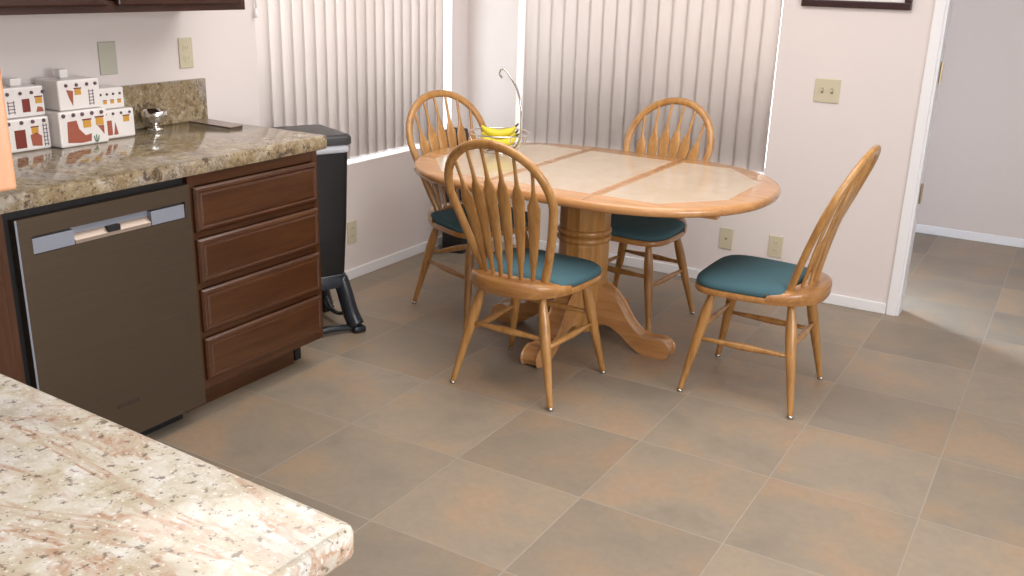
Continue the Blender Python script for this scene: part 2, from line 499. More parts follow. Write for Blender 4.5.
plate('light_switch', 'almond double light switch on the back wall', 'light switch', 'y', YB, 1.420, 1.044, .118, .112, 'almond', 'toggle2')
plate('phone_outlet', 'almond jack plate low on back wall, nearer the table', 'wall plate', 'y', YB, 1.002, .247, .072, .112, 'almond', 'jack')
plate('wall_outlet', 'almond outlet low on back wall, nearer the doorway', 'outlet', 'y', YB, 1.263, .247, .072, .112, 'almond', 'outlet')

# framed picture on the back wall
r = thing('framed_picture', 'dark mahogany framed picture hanging on the back wall', 'picture', (1.498, YB, 1.425))
def picframe(w, h, t, d0, d1):
    bm = bmesh.new()
    for s in ((-w/2, w/2, 0, t), (-w/2, w/2, h-t, h), (-w/2, -w/2+t, t, h-t), (w/2-t, w/2, t, h-t)):
        box(bm, s[0], s[1], -d1, -d0, s[2], s[3], .004, 2)
    return bm
link('frame', picframe(.49, .42, .032, 0, .022), M['frame'], r)
boxo('mat_board', M['mat'], -.215, .215, -.008, -.004, .03, .39, r)
boxo('print', M['print'], -.16, .16, -.0095, -.0075, .075, .345, r)

# ------------------------------------------------------------------ left kitchen run
ZT = .930            # worktop height
XFC = .012           # cabinet face
YE = .362            # cabinet end
def rounded_slab(bm, x0, x1, y0, y1, z0, z1, rc, er=.008, corners=(1, 1, 1, 1)):
    """corners order: x1y1, x0y1, x0y0, x1y0"""
    def outline(ins):
        pts = []
        for (cx, cy, a0), on in zip(((x1, y1, 0), (x0, y1, 90), (x0, y0, 180), (x1, y0, 270)), corners):
            rr = max(rc*on, .0012)-0
            sx = -1 if cx == x1 else 1; sy = -1 if cy == y1 else 1
            for k in range(7):
                a = math.radians(a0+15*k)
                q = rr-ins if rr > ins else .0002
                off = max(rr, ins+.0002)
                pts.append((cx+sx*off+q*math.cos(a), cy+sy*off+q*math.sin(a)))
        return pts
    prof = [(er, z0), (er*.3, z0+er*.3), (0, z0+er), (0, z1-er), (er*.3, z1-er*.3), (er, z1)]
    bridge(bm, [[(x, y, z) for x, y in outline(i)] for i, z in prof])

kw = thing('kitchen_worktop', 'polished granite worktop with backsplash above the dishwasher and drawers', 'worktop', (XL, -.6, ZT))
def loc(bm, o):
    bmesh.ops.translate(bm, verts=bm.verts, vec=-Vector(o.location)); return bm
bm = bmesh.new(); rounded_slab(bm, XL+.002, .036, -1.55, .408, ZT-.052, ZT, .02, .010, (1, 0, 0, 0))
link('slab', loc(bm, kw), M['granite_dim'], kw, angle=40)
bm = bmesh.new(); box(bm, XL+.002, XL+.022, -1.55, .402, ZT, ZT+.165, .003)
link('backsplash', loc(bm, kw), M['granite_dim'], kw)

# drawer cabinet
dc = thing('drawer_cabinet', 'red brown base cabinet with four drawers beside the dishwasher', 'cabinet', (-.3, .06, 0))
Y0, Y1 = -.262, YE
ZB, ZTOP = .115, ZT-.052
bm = bmesh.new(); box(bm, XL+.01, XFC-.018, Y0, Y1, ZB, ZTOP-.001); link('carcass', loc(bm, dc), M['cherry_v'], dc)
bm = bmesh.new()
st = .028
zs = [ZB+.022+(ZTOP-.03-ZB-.022)*k/4 for k in range(5)]
box(bm, XFC-.018, XFC, Y0, Y0+st, ZB, ZTOP-.001); link('stile', loc(bm, dc), M['cherry_v'], dc)
bm = bmesh.new(); box(bm, XFC-.018, XFC, Y1-st, Y1, ZB, ZTOP-.001); link('stile', loc(bm, dc), M['cherry_v'], dc)
for k in range(5):
    z = zs[k]; lo, hi = (ZB, z+.008) if k == 0 else ((z-.010, z+.010) if k < 4 else (z-.008, ZTOP-.001))
    bm = bmesh.new(); box(bm, XFC-.018, XFC-.001, Y0+st, Y1-st, lo, hi); link('rail', loc(bm, dc), M['cherry'], dc)
for k in range(4):
    z0, z1 = zs[k]+.012, zs[k+1]-.012
    y0, y1 = Y0+.014, Y1-.018
    def ring(ins, x): return [(x, y0+ins, z0+ins), (x, y1-ins, z0+ins), (x, y1-ins, z1-ins), (x, y0+ins, z1-ins)]
    bm = bmesh.new()
    bridge(bm, [ring(0, XFC), ring(0, XFC+.010), ring(.006, XFC+.017), ring(.014, XFC+.019), ring(.020, XFC+.016), ring(.028, XFC+.019)])
    link('drawer', loc(bm, dc), M['cherry'], dc)
bm = bmesh.new(); box(bm, XL+.05, XFC-.10, Y0, Y1-.07, 0, ZB); link('toe_kick', loc(bm, dc), M['cherry'], dc)
bm = bmesh.new(); box(bm, XFC-.150, XFC-.115, Y1-.045, Y1-.012, .0, ZB); link('leveling_foot', loc(bm, dc), M['blackplastic'], dc)

# dishwasher
dw = thing('dishwasher', 'brushed bronze steel dishwasher with a pocket handle', 'dishwasher', (-.3, -.57, 0))
D0, D1, DZ0, DZ1 = -.874, -.266, .070, ZT-.078
bm = bmesh.new(); box(bm, XL+.01, XFC-.016, -.895, -.266, .10, ZT-.053); link('tub', loc(bm, dw), M['blackplastic'], dw)
bm = bmesh.new()
xo = XFC+.012
# door skin with a rectangular pocket: pieces around the pocket form one welded skin
PY0, PY1, PZ0, PZ1 = -.828, -.288, .744, .798
ys = [D0, PY0, PY1, D1]; zz = [DZ0, PZ0, PZ1, DZ1]
g = [[bm.verts.new((xo, y, z)) for z in zz] for y in ys]
for i in range(3):
    for j in range(3):
        if (i, j) != (1, 1): bm.faces.new((g[i][j], g[i+1][j], g[i+1][j+1], g[i][j+1]))
inner = [g[1][1], g[2][1], g[2][2], g[1][2]]
deep = [bm.verts.new((xo-.022, v.co.y, v.co.z)) for v in inner]
for k in range(4): bm.faces.new((inner[k], deep[k], deep[(k+1) % 4], inner[(k+1) % 4]))
bm.faces.new(deep)
outer = [g[0][0], g[1][0], g[2][0], g[3][0], g[3][1], g[3][2], g[3][3], g[2][3], g[1][3], g[0][3], g[0][2], g[0][1]]
back = [bm.verts.new((xo-.027, v.co.y, v.co.z)) for v in outer]
for k in range(12): bm.faces.new((outer[k], outer[(k+1) % 12], back[(k+1) % 12], back[k]))
bm.faces.new(back)
door = link('door', loc(bm, dw), M['steel'], dw)
def dwpart(name, mat, x0, x1, y0, y1, z0, z1, lab=None, bev=0):
    bm = bmesh.new(); box(bm, x0, x1, y0, y1, z0, z1, bev); o = link(name, loc(bm, dw), mat, door)
    o.location = (0, 0, 0)
    if lab: o['label'] = lab
    return o
dwpart('pocket_panel', M['dwgrey'], xo-.021, xo-.003, PY0+.001, -.695, PZ0+.001, PZ1-.008, 'pale blue grey pocket end', .001)
dwpart('pocket_panel', M['dwgrey'], xo-.021, xo-.003, -.420, PY1-.001, PZ0+.001, PZ1-.008, 'pale blue grey pocket end', .001)
bm = bmesh.new()
bridge(bm, [[(xo-.021, y, PZ0+.001), (xo-.004, y, PZ0+.001), (xo-.004, y, PZ0+.012), (xo-.020, y, PZ0+.030), (xo-.021, y, PZ0+.030)] for y in (-.692, -.423)])
o = link('grip_insert', loc(bm, dw), M['dwpale'], door); o['label'] = 'pale reflective grip'
dwpart('pocket_back', M['dwgrey'], xo-.0215, xo-.020, -.694, -.421, PZ0+.030, PZ1-.002)
dwpart('display_window', M['blackplastic'], xo-.018, xo-.003, -.580, -.536, .757, .774, 'small black display')
dwpart('edge_highlight', M['dwgrey'], xo-.002, xo+.0012, D0, D0+.006, DZ0, DZ1, 'silver strip for the edge highlight')  # added strip, the highlight on the door edge put into colour
dwpart('maker_badge', M['paper_edge'], xo, xo+.0025, -.617, -.533, .183, .197, 'small dark badge', .001)
bm = bmesh.new(); box(bm, -.13, XFC-.075, D0, -.30, 0, .095); link('toe_kick', loc(bm, dw), M['blackplastic'], dw)

# base cabinet left of the dishwasher
bc = thing('base_cabinet', 'red brown base cabinet at far left of the dishwasher', 'cabinet', (-.3, -1.2, 0))
bm = bmesh.new(); box(bm, XL+.01, XFC-.018, -1.53, -.898, ZB, ZTOP-.001); link('carcass', loc(bm, bc), M['cherry_v'], bc)
bm = bmesh.new(); box(bm, XFC-.018, XFC, -.94, -.898, ZB, ZTOP-.001)
link('stile', loc(bm, bc), M['cherry_v'], bc)
bm = bmesh.new(); box(bm, XFC-.018, XFC, -1.53, -1.49, ZB, ZTOP-.001); link('stile', loc(bm, bc), M['cherry_v'], bc)
bm = bmesh.new(); box(bm, XFC-.018, XFC-.001, -1.49, -.94, ZTOP-.04, ZTOP-.001); link('rail', loc(bm, bc), M['cherry'], bc)
bm = bmesh.new(); box(bm, XFC, XFC+.018, -1.51, -.925, ZB+.02, ZTOP-.03, .005); link('door', loc(bm, bc), M['cherry_v'], bc)
bm = bmesh.new(); box(bm, XL+.05, XFC-.10, -1.53, -.898, 0, ZB); link('toe_kick', loc(bm, bc), M['cherry'], bc)

# upper cabinet on the left wall
uc = thing('wall_cabinet', 'dark red brown wall cabinet along the top left, over the canisters', 'cabinet', (XL, -.4, 1.375))
UZ = 1.378
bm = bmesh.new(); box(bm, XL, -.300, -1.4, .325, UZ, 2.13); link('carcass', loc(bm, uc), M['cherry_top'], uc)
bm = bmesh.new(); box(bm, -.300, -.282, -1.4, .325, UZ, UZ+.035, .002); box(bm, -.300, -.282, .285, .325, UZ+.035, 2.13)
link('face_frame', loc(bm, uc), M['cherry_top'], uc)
for y0, y1, ky in ((-.245, .295, -.215), (-.825, -.285, -.315), (-1.39, -.865, -.9)):
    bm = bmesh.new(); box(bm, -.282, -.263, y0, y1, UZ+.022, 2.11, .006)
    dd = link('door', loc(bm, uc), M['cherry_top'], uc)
    bm = bmesh.new(); turned(bm, (-.263, ky, 1.44), (-.238, ky, 1.44), [(0, .005), (.4, .005), (.55, .014), (.85, .015), (1, .008)], 12)
    link('knob', loc(bm, uc), M['brass'], dd, smooth=True)

# near cabinet above the peninsula: orange end panel
nc = thing('wall_cabinet', 'bright orange wood cabinet end at far left edge, close to camera', 'cabinet', (1.5, -2.1, 1.3545))
nx = 1.7405
bm = bmesh.new(); box(bm, nx-.9, nx, -2.23, -1.912, 1.3585, 2.12, .003); link('carcass', loc(bm, nc), M['maple'], nc)
bm = bmesh.new(); box(bm, nx-.045, nx+.0015, -1.934, -1.909, 1.3545, 2.12, .0025); link('stile', loc(bm, nc), M['maple'], nc)

# peninsula
pw = thing('peninsula_worktop', 'pale speckled granite peninsula worktop in the near left foreground', 'worktop', (1.2, -2.0, .93))
PX, PY = 1.862, -1.630
bm = bmesh.new(); rounded_slab(bm, .06, PX, -2.34, PY, ZT-.043, ZT, .014, .009, (1, 0, 0, 1))
bmesh.ops.rotate(bm, verts=bm.verts, cent=(PX, PY, 0), matrix=Matrix.Rotation(math.radians(-2.6), 3, 'Z'))
bmesh.ops.translate(bm, verts=bm.verts, vec=(0, 0, 0))
link('slab', loc(bm, pw), M['granite'], pw, angle=40)
struct(boxo('wall_peninsula', M['wall'], -.45, 1.55, -2.2, -1.95, 0, ZT-.0435))

# ------------------------------------------------------------------ pueblo canisters
CX = -.488
def canister(label, xf, y0, y1, depth, zl, zu, uy0, uy1, art):
    """storey one = jar body, storey two = stepped lid"""
    r = thing('canister', label, 'canister', (xf-depth/2, (y0+y1)/2, ZT), 0, 'pueblo shaped white canisters')
    def b(x0, x1, a, c, z0, z1, name, mat, parent, bev=.004):
        bm = bmesh.new(); box(bm, x0, x1, a, c, z0, z1, bev, 2); return link(name, loc(bm, r), mat, parent)
    body = b(xf-depth, xf, y0, y1, ZT, ZT+zl, 'jar_body', M['ceramic'], r, .006)
    lid = b(xf-depth+.004, xf-.018, uy0, uy1, ZT+zl+.001, ZT+zu, 'lid', M['ceramic'], r, .005)
    return r, body, lid, b

def paint(par, r, mat, name, x, pts):
    bm = bmesh.new()
    bridge(bm, [[(x-.0005, y, z) for y, z in pts], [(x+.0012, y, z) for y, z in pts]])
    return link(name, loc(bm, r), mat, par)
def P4(y0, y1, z0, z1): return [(y0, z0), (y1, z0), (y1, z1), (y0, z1)]
def viga(par, r, x, ys, z, rad=.0065):
    for y in ys:
        bm = bmesh.new(); turned(bm, (x-.004, y, z), (x+.005, y, z), [(0, rad), (.8, rad), (1, rad*.7)], 8)
        link('roof_beam', loc(bm, r), M['plum'], par)
def ladder(par, r, x, y0, y1, z0, z1, n=6):
    bm = bmesh.new()
    for y in (y0, y1-.002): box(bm, x-.0005, x+.0012, y, y+.002, z0, z1)
    for k in range(n): 
        z = z0+(z1-z0)*(k+.5)/n; box(bm, x-.0005, x+.0013, y0-.002, y1+.002, z-.0012, z+.0012)
    link('painted_ladder', loc(bm, r), M['plum'], par)
def window_paint(par, r, x, y, z, s=.012):
    paint(par, r, M['ochre'], 'painted_window', x, P4(y-s, y+s, z-s*.8, z+s*.8))
    paint(par, r, M['maroon'], 'painted_lintel', x, P4(y-s*1.2, y+s*1.2, z+s*.85, z+s*1.2))

# left canister
r, body, lid, b = canister('tall white pueblo canister, leftmost, with a ladder at right', CX-.01, -.555, -.385, .115, .108, .207, -.540, -.381, None)
x = CX-.01
paint(body, r, M['maroon'], 'painted_door', x, P4(-.513, -.475, ZT+.012, ZT+.072))
paint(body, r, M['adobe'], 'painted_wall', x, [(-.455, ZT+.016), (-.420, ZT+.012), (-.418, ZT+.045), (-.435, ZT+.058), (-.458, ZT+.052)])
window_paint(body, r, x, -.440, ZT+.065)
ladder(body, r, x, -.410, -.397, ZT+.01, ZT+.085)
viga(body, r, x, (-.53, -.485, -.445, -.405), ZT+.095)
paint(lid, r, M['maroon'], 'painted_door', x-.018, P4(-.462, -.435, ZT+.125, ZT+.168))
window_paint(lid, r, x-.018, -.402, ZT+.160); paint(lid, r, M['adobe'], 'painted_wall', x-.018, [(-.415, ZT+.122), (-.388, ZT+.122), (-.392, ZT+.136), (-.408, ZT+.140)])
ladder(lid, r, x-.018, -.512, -.490, ZT+.122, ZT+.165, 4)
viga(lid, r, x-.018, (-.510, -.465, -.425, -.385), ZT+.187, .006)
b(x-.085, x-.055, -.470, -.430, ZT+.207, ZT+.232, 'chimney_knob', M['ceramic'], lid)
# middle canister
x = CX+.032
r, body, lid, b = canister('broad white pueblo canister with a large terracotta door, in the middle', x, -.378, -.190, .145, .120, .222, -.355, -.195, None)
paint(body, r, M['adobe'], 'painted_door', x, [(-.352, ZT+.016), (-.300, ZT+.010), (-.262, ZT+.012), (-.258, ZT+.038), (-.282, ZT+.034), (-.305, ZT+.058), (-.312, ZT+.088), (-.347, ZT+.086)])
window_paint(body, r, x, -.272, ZT+.072, .015); window_paint(body, r, x, -.222, ZT+.076, .015)
paint(body, r, M['adobe'], 'painted_wall', x, [(-.222, ZT+.05), (-.208, ZT+.03), (-.206, ZT+.062), (-.232, ZT+.062)])
bm = bmesh.new()
for k, a in enumerate((-.5, 0, .5)): sweep(bm, [(x+.001, -.240, ZT+.006), (x+.001, -.240+a*.012, ZT+.012), (x+.001, -.240+a*.020, ZT+.028+.004*(k == 1))], .0022, .0008, (1, 0, 0), 6)
link('painted_cactus', loc(bm, r), M['green'], body)
viga(body, r, x, (-.36, -.322, -.288, -.25, -.212), ZT+.107, .007)
window_paint(lid, r, x-.018, -.282, ZT+.180, .012); 
paint(lid, r, M['adobe'], 'painted_wall', x-.018, [(-.318, ZT+.165), (-.305, ZT+.135), (-.300, ZT+.185), (-.325, ZT+.19)])
ladder(lid, r, x-.018, -.240, -.223, ZT+.132, ZT+.185, 5)
viga(lid, r, x-.018, (-.325, -.285, -.245, -.212), ZT+.204, .006)
b(x-.110, x-.078, -.300, -.268, ZT+.222, ZT+.252, 'chimney_knob', M['ceramic'], lid)
# right canister
x = CX-.005
r, body, lid, b = canister('small white pueblo canister, rightmost, nearest the chrome bowl', x, -.189, -.048, .11, .103, .178, -.186, -.070, None)
paint(body, r, M['adobe'], 'painted_door', x, P4(-.172, -.146, ZT+.014, ZT+.066))
paint(body, r, M['adobe'], 'painted_wall', x, [(-.140, ZT+.014), (-.122, ZT+.014), (-.132, ZT+.058)])
window_paint(body, r, x, -.084, ZT+.066, .012)
viga(body, r, x, (-.170, -.138, -.104, -.068), ZT+.089, .005)
for y in (-.152, -.122, -.092): window_paint(lid, r, x-.018, y, ZT+.128, .007)
viga(lid, r, x-.018, (-.168, -.142, -.116, -.088), ZT+.156, .0045)

# chrome footed bowl
r = thing('footed_bowl', 'small shiny chrome footed bowl in front of the backsplash', 'bowl', (-.545, .083, ZT))
bm = bmesh.new()
lathe(bm, [(.028, 0), (.029, .004), (.014, .010), (.010, .016), (.018, .022), (.038, .034), (.047, .052), (.0490, .074), (.0470, .074), (.044, .054), (.030, .037), (.002, .030)], 32)
link('bowl', bm, M['chrome'], r, smooth=True)

# thin brown folder on the worktop
r = thing('folder', 'thin brown folder lying on the worktop end past the backsplash', 'folder', (-.47, .325, ZT))
poly = [(-.128, -.035), (.118, -.048), (.110, .030), (-.128, .055)]
bm = bmesh.new(); prism(bm, poly, .0035, .0055); link('cover', bm, M['paper'], r)
bm = bmesh.new(); prism(bm, [(x*.97, y*.97) for x, y in poly], 0, .0035); link('pages', bm, M['paper_edge'], r)

# ------------------------------------------------------------------ trash can on a stand
tb = thing('trash_can', 'tall black trash can on a stand behind the drawer cabinet', 'trash can', (-.318, .672, 0), math.radians(-24))
def rrect(hx, hy, rc, z, n=5):
    pts = []
    for sx, sy, a0 in ((1, 1, 0), (-1, 1, 90), (-1, -1, 180), (1, -1, 270)):
        for k in range(n+1):
            a = math.radians(a0+90*k/n); pts.append((sx*(hx-rc)+rc*math.cos(a), sy*(hy-rc)+rc*math.sin(a), z))
    return pts
bm = bmesh.new()
bridge(bm, [rrect(.130, .096, .03, .235), rrect(.134, .100, .03, .245), rrect(.146, .112, .03, .50), rrect(.156, .122, .03, .822)])
link('body', bm, M['blackplastic'], tb, angle=50)
bm = bmesh.new()
bridge(bm, [rrect(.154, .120, .03, .802), rrect(.159, .126, .03, .806), rrect(.160, .127, .03, .832), rrect(.156, .122, .03, .836)])
o = link('bag_liner', bm, M['liner'], tb, angle=50); o['label'] = 'white bag liner folded over the rim'
bm = bmesh.new()
bridge(bm, [rrect(.160, .127, .03, .836), rrect(.168, .135, .032, .840), rrect(.168, .135, .032, .866), rrect(.160, .127, .03, .876), rrect(.145, .112, .03, .879)])
link('lid', bm, M['lid'], tb, angle=50)
bm = bmesh.new()
bridge(bm, [rrect(.132, .098, .03, .205), rrect(.140, .106, .03, .21), rrect(.140, .106, .03, .262), rrect(.135, .101, .03, .268)])
st_ = link('stand_collar', bm, M['bluegrey'], tb, angle=50)
for sx in (-1, 1):
    for sy in (-1, 1):
        bm = bmesh.new()
        pts = smooth_pts([(sx*.108, sy*.080, .245), (sx*.124, sy*.094, .18), (sx*.142, sy*.110, .09), (sx*.160, sy*.128, .030)], 6)
        n = len(pts)
        sweep(bm, pts, [.036+.002*(i/n)**2 for i in range(n)], [.030+.008*(i/n)**2 for i in range(n)], (0, 0, 1) if 0 else (sx, -sy, 0), 10)
        box(bm, sx*.165-.032, sx*.165+.032, sy*.132-.03, sy*.132+.03, 0, .03, .010, 3)
        link('stand_leg', bm, M['bluegrey'], tb, smooth=True)
for sx in (-1, 1):
    bm = bmesh.new()
    sweep(bm, smooth_pts([(sx*.155, -.125, .018), (sx*.150, 0, .030), (sx*.155, .125, .018)], 5), .022, .014, (0, 0, 1), 8)
    link('stand_bar', bm, M['bluegrey'], tb, smooth=True)
for sy in (-1, 1):
    bm = bmesh.new()
    sweep(bm, smooth_pts([(-.14, sy*.115, .10), (-.05, sy*.10, .055), (.05, sy*.10, .055), (.14, sy*.115, .10)], 5), .012, .009, (0, 0, 1), 8)
    link('stand_brace', bm, M['bluegrey'], tb, smooth=True)

# slim black upright object in the corner, not identified
ts = thing('black_tower', 'slim black upright tower on the floor in the corner behind the table', 'unidentified_object', (-.505, 2.08, 0), math.radians(12))
bm = bmesh.new(); bridge(bm, [rrect(.060, .060, .015, .02), rrect(.062, .062, .015, .03), rrect(.058, .058, .015, .68), rrect(.050, .050, .015, .70)])
link('cabinet', bm, M['blackplastic'], ts, angle=50)
bm = bmesh.new(); bridge(bm, [rrect(.075, .075, .02, 0), rrect(.075, .075, .02, .014), rrect(.062, .062, .02, .022)])
link('base', bm, M['blackplastic'], ts, angle=50)

# ------------------------------------------------------------------ dining chair
def seat_pt(a, k=1.0):
    c, s = math.cos(a), math.sin(a)
    e = 2/4.2 if s > 0 else 2/2.5
    x = math.copysign(abs(c)**e, c); y = math.copysign(abs(s)**(e), s)
    y *= .224 if s > 0 else .25
    hw = .222+.014*(y/.224) if s > 0 else .222-.020*min(1, -y/.25)
    return (x*hw*k, y*k)
NS = 72
def ring_at(k, z, dz=None):
    return [(*seat_pt(2*PI*i/NS, k), z) for i in range(NS)]

HB, HT = (-.140, .460), (-.340, .982)     # back plane: base and top (y,z)
def backpt(s, t, dy=0):
    """s across, t 0..1 along lean; slight curve backwards"""
    y = HB[0]+(HT[0]-HB[0])*t-.012*math.sin(PI*t)*-1
    return Vector((s, y+dy, HB[1]+(HT[1]-HB[1])*t))
BN = Vector((0, HT[1]-HB[1], HB[0]-HT[0])).normalized()

def hoop_pts():
    pts = []
    w, tw = .216, .60
    b0 = .132
    for k in range(10):
        t = tw*k/10; u = k/10
        pts.append((-(b0+(w-b0)*(1.25*u-.25*u**2)), t))
    for k in range(25):
        a = PI-PI*k/24
        pts.append((w*math.cos(a), tw+(1-tw)*math.sin(a)**.92 if math.sin(a) > 0 else tw))
    return pts+[(-s, t) for s, t in reversed(pts[:10])]
HP = hoop_pts()
def hoop_half(t):
    best = 0
    for (s, tt), (s2, t2) in zip(HP, HP[1:]):
        if s >= 0 and (tt-t)*(t2-t) <= 0 and abs(t2-tt) > 1e-9:
            best = s+(s2-s)*(t-tt)/(t2-tt)
    return best
def hoop_top(s):
    for (s0, t0), (s1, t1) in zip(HP, HP[1:]):
        if t0 >= .55 and (s0-s)*(s1-s) <= 0 and abs(s1-s0) > 1e-9: return t0+(t1-t0)*(s-s0)/(s1-s0)
    return 1

def make_chair(label):
    r = thing('dining_chair', label, 'chair', (0, 0, 0), 0, 'oak dining chairs around the table')
    bm = bmesh.new()
    bridge(bm, [ring_at(.93, .410), ring_at(.985, .414), ring_at(1, .421), ring_at(1, .430), ring_at(.985, .437), ring_at(.96, .438)])
    link('seat_frame', bm, M['oak_saddle'], r, angle=45)
    # cushion: front of the seat, cut by the saddle line at the rear
    bm = bmesh.new()
    def cr(k, z, crown=0):
        out = []
        for i in range(NS):
            x, y = seat_pt(2*PI*i/NS, k)
            lim = -.118*k-.02
            y = max(y, lim)
            out.append((x, y, z))
        return out
    bridge(bm, [cr(.955, .434), cr(.985, .445), cr(.975, .458), cr(.92, .468), cr(.75, .476), cr(.45, .481), cr(.15, .483)])
    link('cushion', bm, M['teal'], r, smooth=True)
    # saddle: crescent of thicker wood carrying the hoop
    bm = bmesh.new(); n = 28; rings = []
    for k in range(n+1):
        a = math.radians(193+(347-193)*k/n)
        ox, oy = seat_pt(a, 1.01)
        u = abs(2*k/n-1)
        wd = .082*(1-u**3)+.012
        # inner point: move toward seat centre
        d = Vector((-ox*.55, .12-oy*.0, 0)); d = Vector((-ox, -.02-oy, 0)).normalized()
        ix, iy = ox+d.x*wd, oy+d.y*wd
        zt = .474-.022*u**2.5
        rings.append([(ox+d.x*.006, oy+d.y*.006, .420), (ox, oy, .426), (ox, oy, zt-.014), (ox+d.x*.004, oy+d.y*.004, zt-.005), (ox+d.x*.012, oy+d.y*.012, zt),
                      (ix-d.x*.012, iy-d.y*.012, zt), (ix-d.x*.004, iy-d.y*.004, zt-.004), (ix, iy, zt-.012), (ix, iy, .426)])
    bridge(bm, rings); link('saddle', bm, M['oak_saddle'], r, angle=50)
    # hoop back
    bm = bmesh.new(); sweep(bm, [backpt(s, t) for s, t in [(HP[0][0], -.03)]+HP+[(HP[-1][0], -.03)]], .0172, .0135, BN, 12)
    link('hoop_back', bm, M['oak'], r, smooth=True)
    # six arrow spindles
    for i in range(6):
        q = (i-2.5)/2.5
        s0, s1 = q*.098, q*.160
        tt = hoop_top(s1)-.005
        prof = [(0, .0068), (.10, .0098), (.28, .0178), (.50, .0240), (.67, .0270), (.715, .0205), (.775, .0095), (.84, .0066), (1, .0064)]
        fine = []
        for (a, wa), (b_, wb) in zip(prof, prof[1:]):
            for k in range(4): fine.append((a+(b_-a)*k/4, wa+(wb-wa)*(3*(k/4)**2-2*(k/4)**3)))
        fine.append(prof[-1])
        bm = bmesh.new()
        # narrow shoulders higher on the middle spindles
        pts = [backpt(s0+(s1-s0)*u, -.02+(tt+.02)*u, -.060*(1-.45*q*q)*(1-u)**1.3) for u, w in fine]
        sweep(bm, pts, [w for u, w in fine], [min(.0056, w) for u, w in fine], BN, 10)
        link('spindle', bm, M['oak'], r, smooth=True)
    # turned legs
    tops = {(-1, 1): (-.148, .140), (1, 1): (.148, .140), (-1, -1): (-.128, -.150), (1, -1): (.128, -.150)}
    feet = {(-1, 1): (-.222, .215), (1, 1): (.222, .215), (-1, -1): (-.222, -.220), (1, -1): (.222, -.220)}
    def lp(k, z):
        t = (.415-z)/.415; a, b_ = tops[k], feet[k]
        return Vector((a[0]+(b_[0]-a[0])*t, a[1]+(b_[1]-a[1])*t, z))
    for k in ((-1, 1), (1, 1), (-1, -1), (1, -1)):
        bm = bmesh.new()
        turned(bm, lp(k, .415), lp(k, .008), [(0, .0125), (.08, .015), (.2, .0200), (.32, .0215), (.5, .0190), (.75, .0145), (.97, .0112), (1, .0105)], 14)
        lg = link('leg', bm, M['oak'], r, smooth=True)
        bm = bmesh.new(); turned(bm, lp(k, .012), lp(k, 0), [(0, .0115), (.6, .0125), (1, .010)], 12)
        g_ = link('glide', bm, M['glide'], lg, smooth=True); g_['label'] = 'metal foot glide'
    def stretch(a, b_, za, zb):
        bm = bmesh.new(); turned(bm, lp(a, za), lp(b_, zb), [(0, .0075), (.2, .0095), (.42, .0135), (.5, .0145), (.58, .0135), (.8, .0095), (1, .0075)], 10)
        link('stretcher', bm, M['oak'], r, smooth=True)
    stretch((-1, 1), (1, 1), .265, .265); stretch((-1, -1), (1, -1), .255, .255)
    stretch((-1, 1), (-1, -1), .222, .222); stretch((1, 1), (1, -1), .222, .222)
    return r

ch = make_chair('oak arrow-back chair in front of the table, its back towards the camera')
ch.location = (.778, .712, 0); ch.rotation_euler = (0, 0, math.radians(-1))
dup(ch, (1.545, 1.150, 0), math.radians(90), 'oak arrow-back chair standing clear at right of the table, seen from the side')
dup(ch, (.803, 1.628, 0), math.radians(174), 'oak arrow-back chair tucked behind the table, against the back window')
dup(ch, (.152, 1.300, 0), math.radians(-111), 'oak arrow-back chair at the left end of the table, by the corner')

# ------------------------------------------------------------------ dining table
TX, TY, TZ = .734, 1.262, .750
t = thing('dining_table', 'oval oak pedestal table with cream tile inlays', 'table', (TX, TY, 0))
def oval(ins, n=64):
    pts = []
    a, b_, f = .562-ins, .540-ins, .2285
    for k in range(n):
        q = 2*PI*k/n+PI/n
        c, s = math.cos(q), math.sin(q); e = 2/2.15
        pts.append((math.copysign(f, c)+a*math.copysign(abs(c)**e, c), b_*math.copysign(abs(s)**e, s)))
    return pts
bm = bmesh.new()
prof = [(.035, .712), (.012, .713), (.004, .718), (0, .727), (0, .735), (.004, .744), (.010, .7485), (.018, .750)]
bridge(bm, [[(x, y, z) for x, y in oval(i)] for i, z in prof])
link('tabletop', bm, M['oak_top'], t, angle=35)
hy = .418
def inset(poly):
    bm = bmesh.new()
    def shr(p, d):
        cx = sum(x for x, y in p)/len(p); cy = sum(y for x, y in p)/len(p)
        return [(x+(cx-x)*d, y+(cy-y)*d) for x, y in p]
    bridge(bm, [[(x, y, .745) for x, y in poly], [(x, y, .7502) for x, y in poly], [(x, y, .7508) for x, y in shr(poly, .006)]])
    o = link('tile_inlay', bm, M['tabletile'], t); o['label'] = 'cream tile inlay'
inset([(-.205, -hy), (.205, -hy), (.205, hy), (-.205, hy)])
endp = [(.252, -hy), (.480, -hy), (.670, -.195), (.670, .195), (.480, hy), (.252, hy)]
inset(endp); inset([(-x, y) for x, y in endp])
# seam grooves between leaf and ends: thin dark strips let into the wood
for sx in (-1, 1):
    bm = bmesh.new(); box(bm, sx*.2285-.0012, sx*.2285+.0012, -.53, .53, .7490, .7504); link('leaf_seam', bm, M['paper_edge'], t)
for sy in (-1, 1):
    bm = bmesh.new(); box(bm, -.655, .655, sy*.24-.018, sy*.24+.018, .682, .7125, .003); link('slide_rail', bm, M['oak_top'], t)
bm = bmesh.new(); box(bm, -.24, .24, -.24, .24, .672, .684, .003); link('mounting_board', bm, M['oak_top'], t)
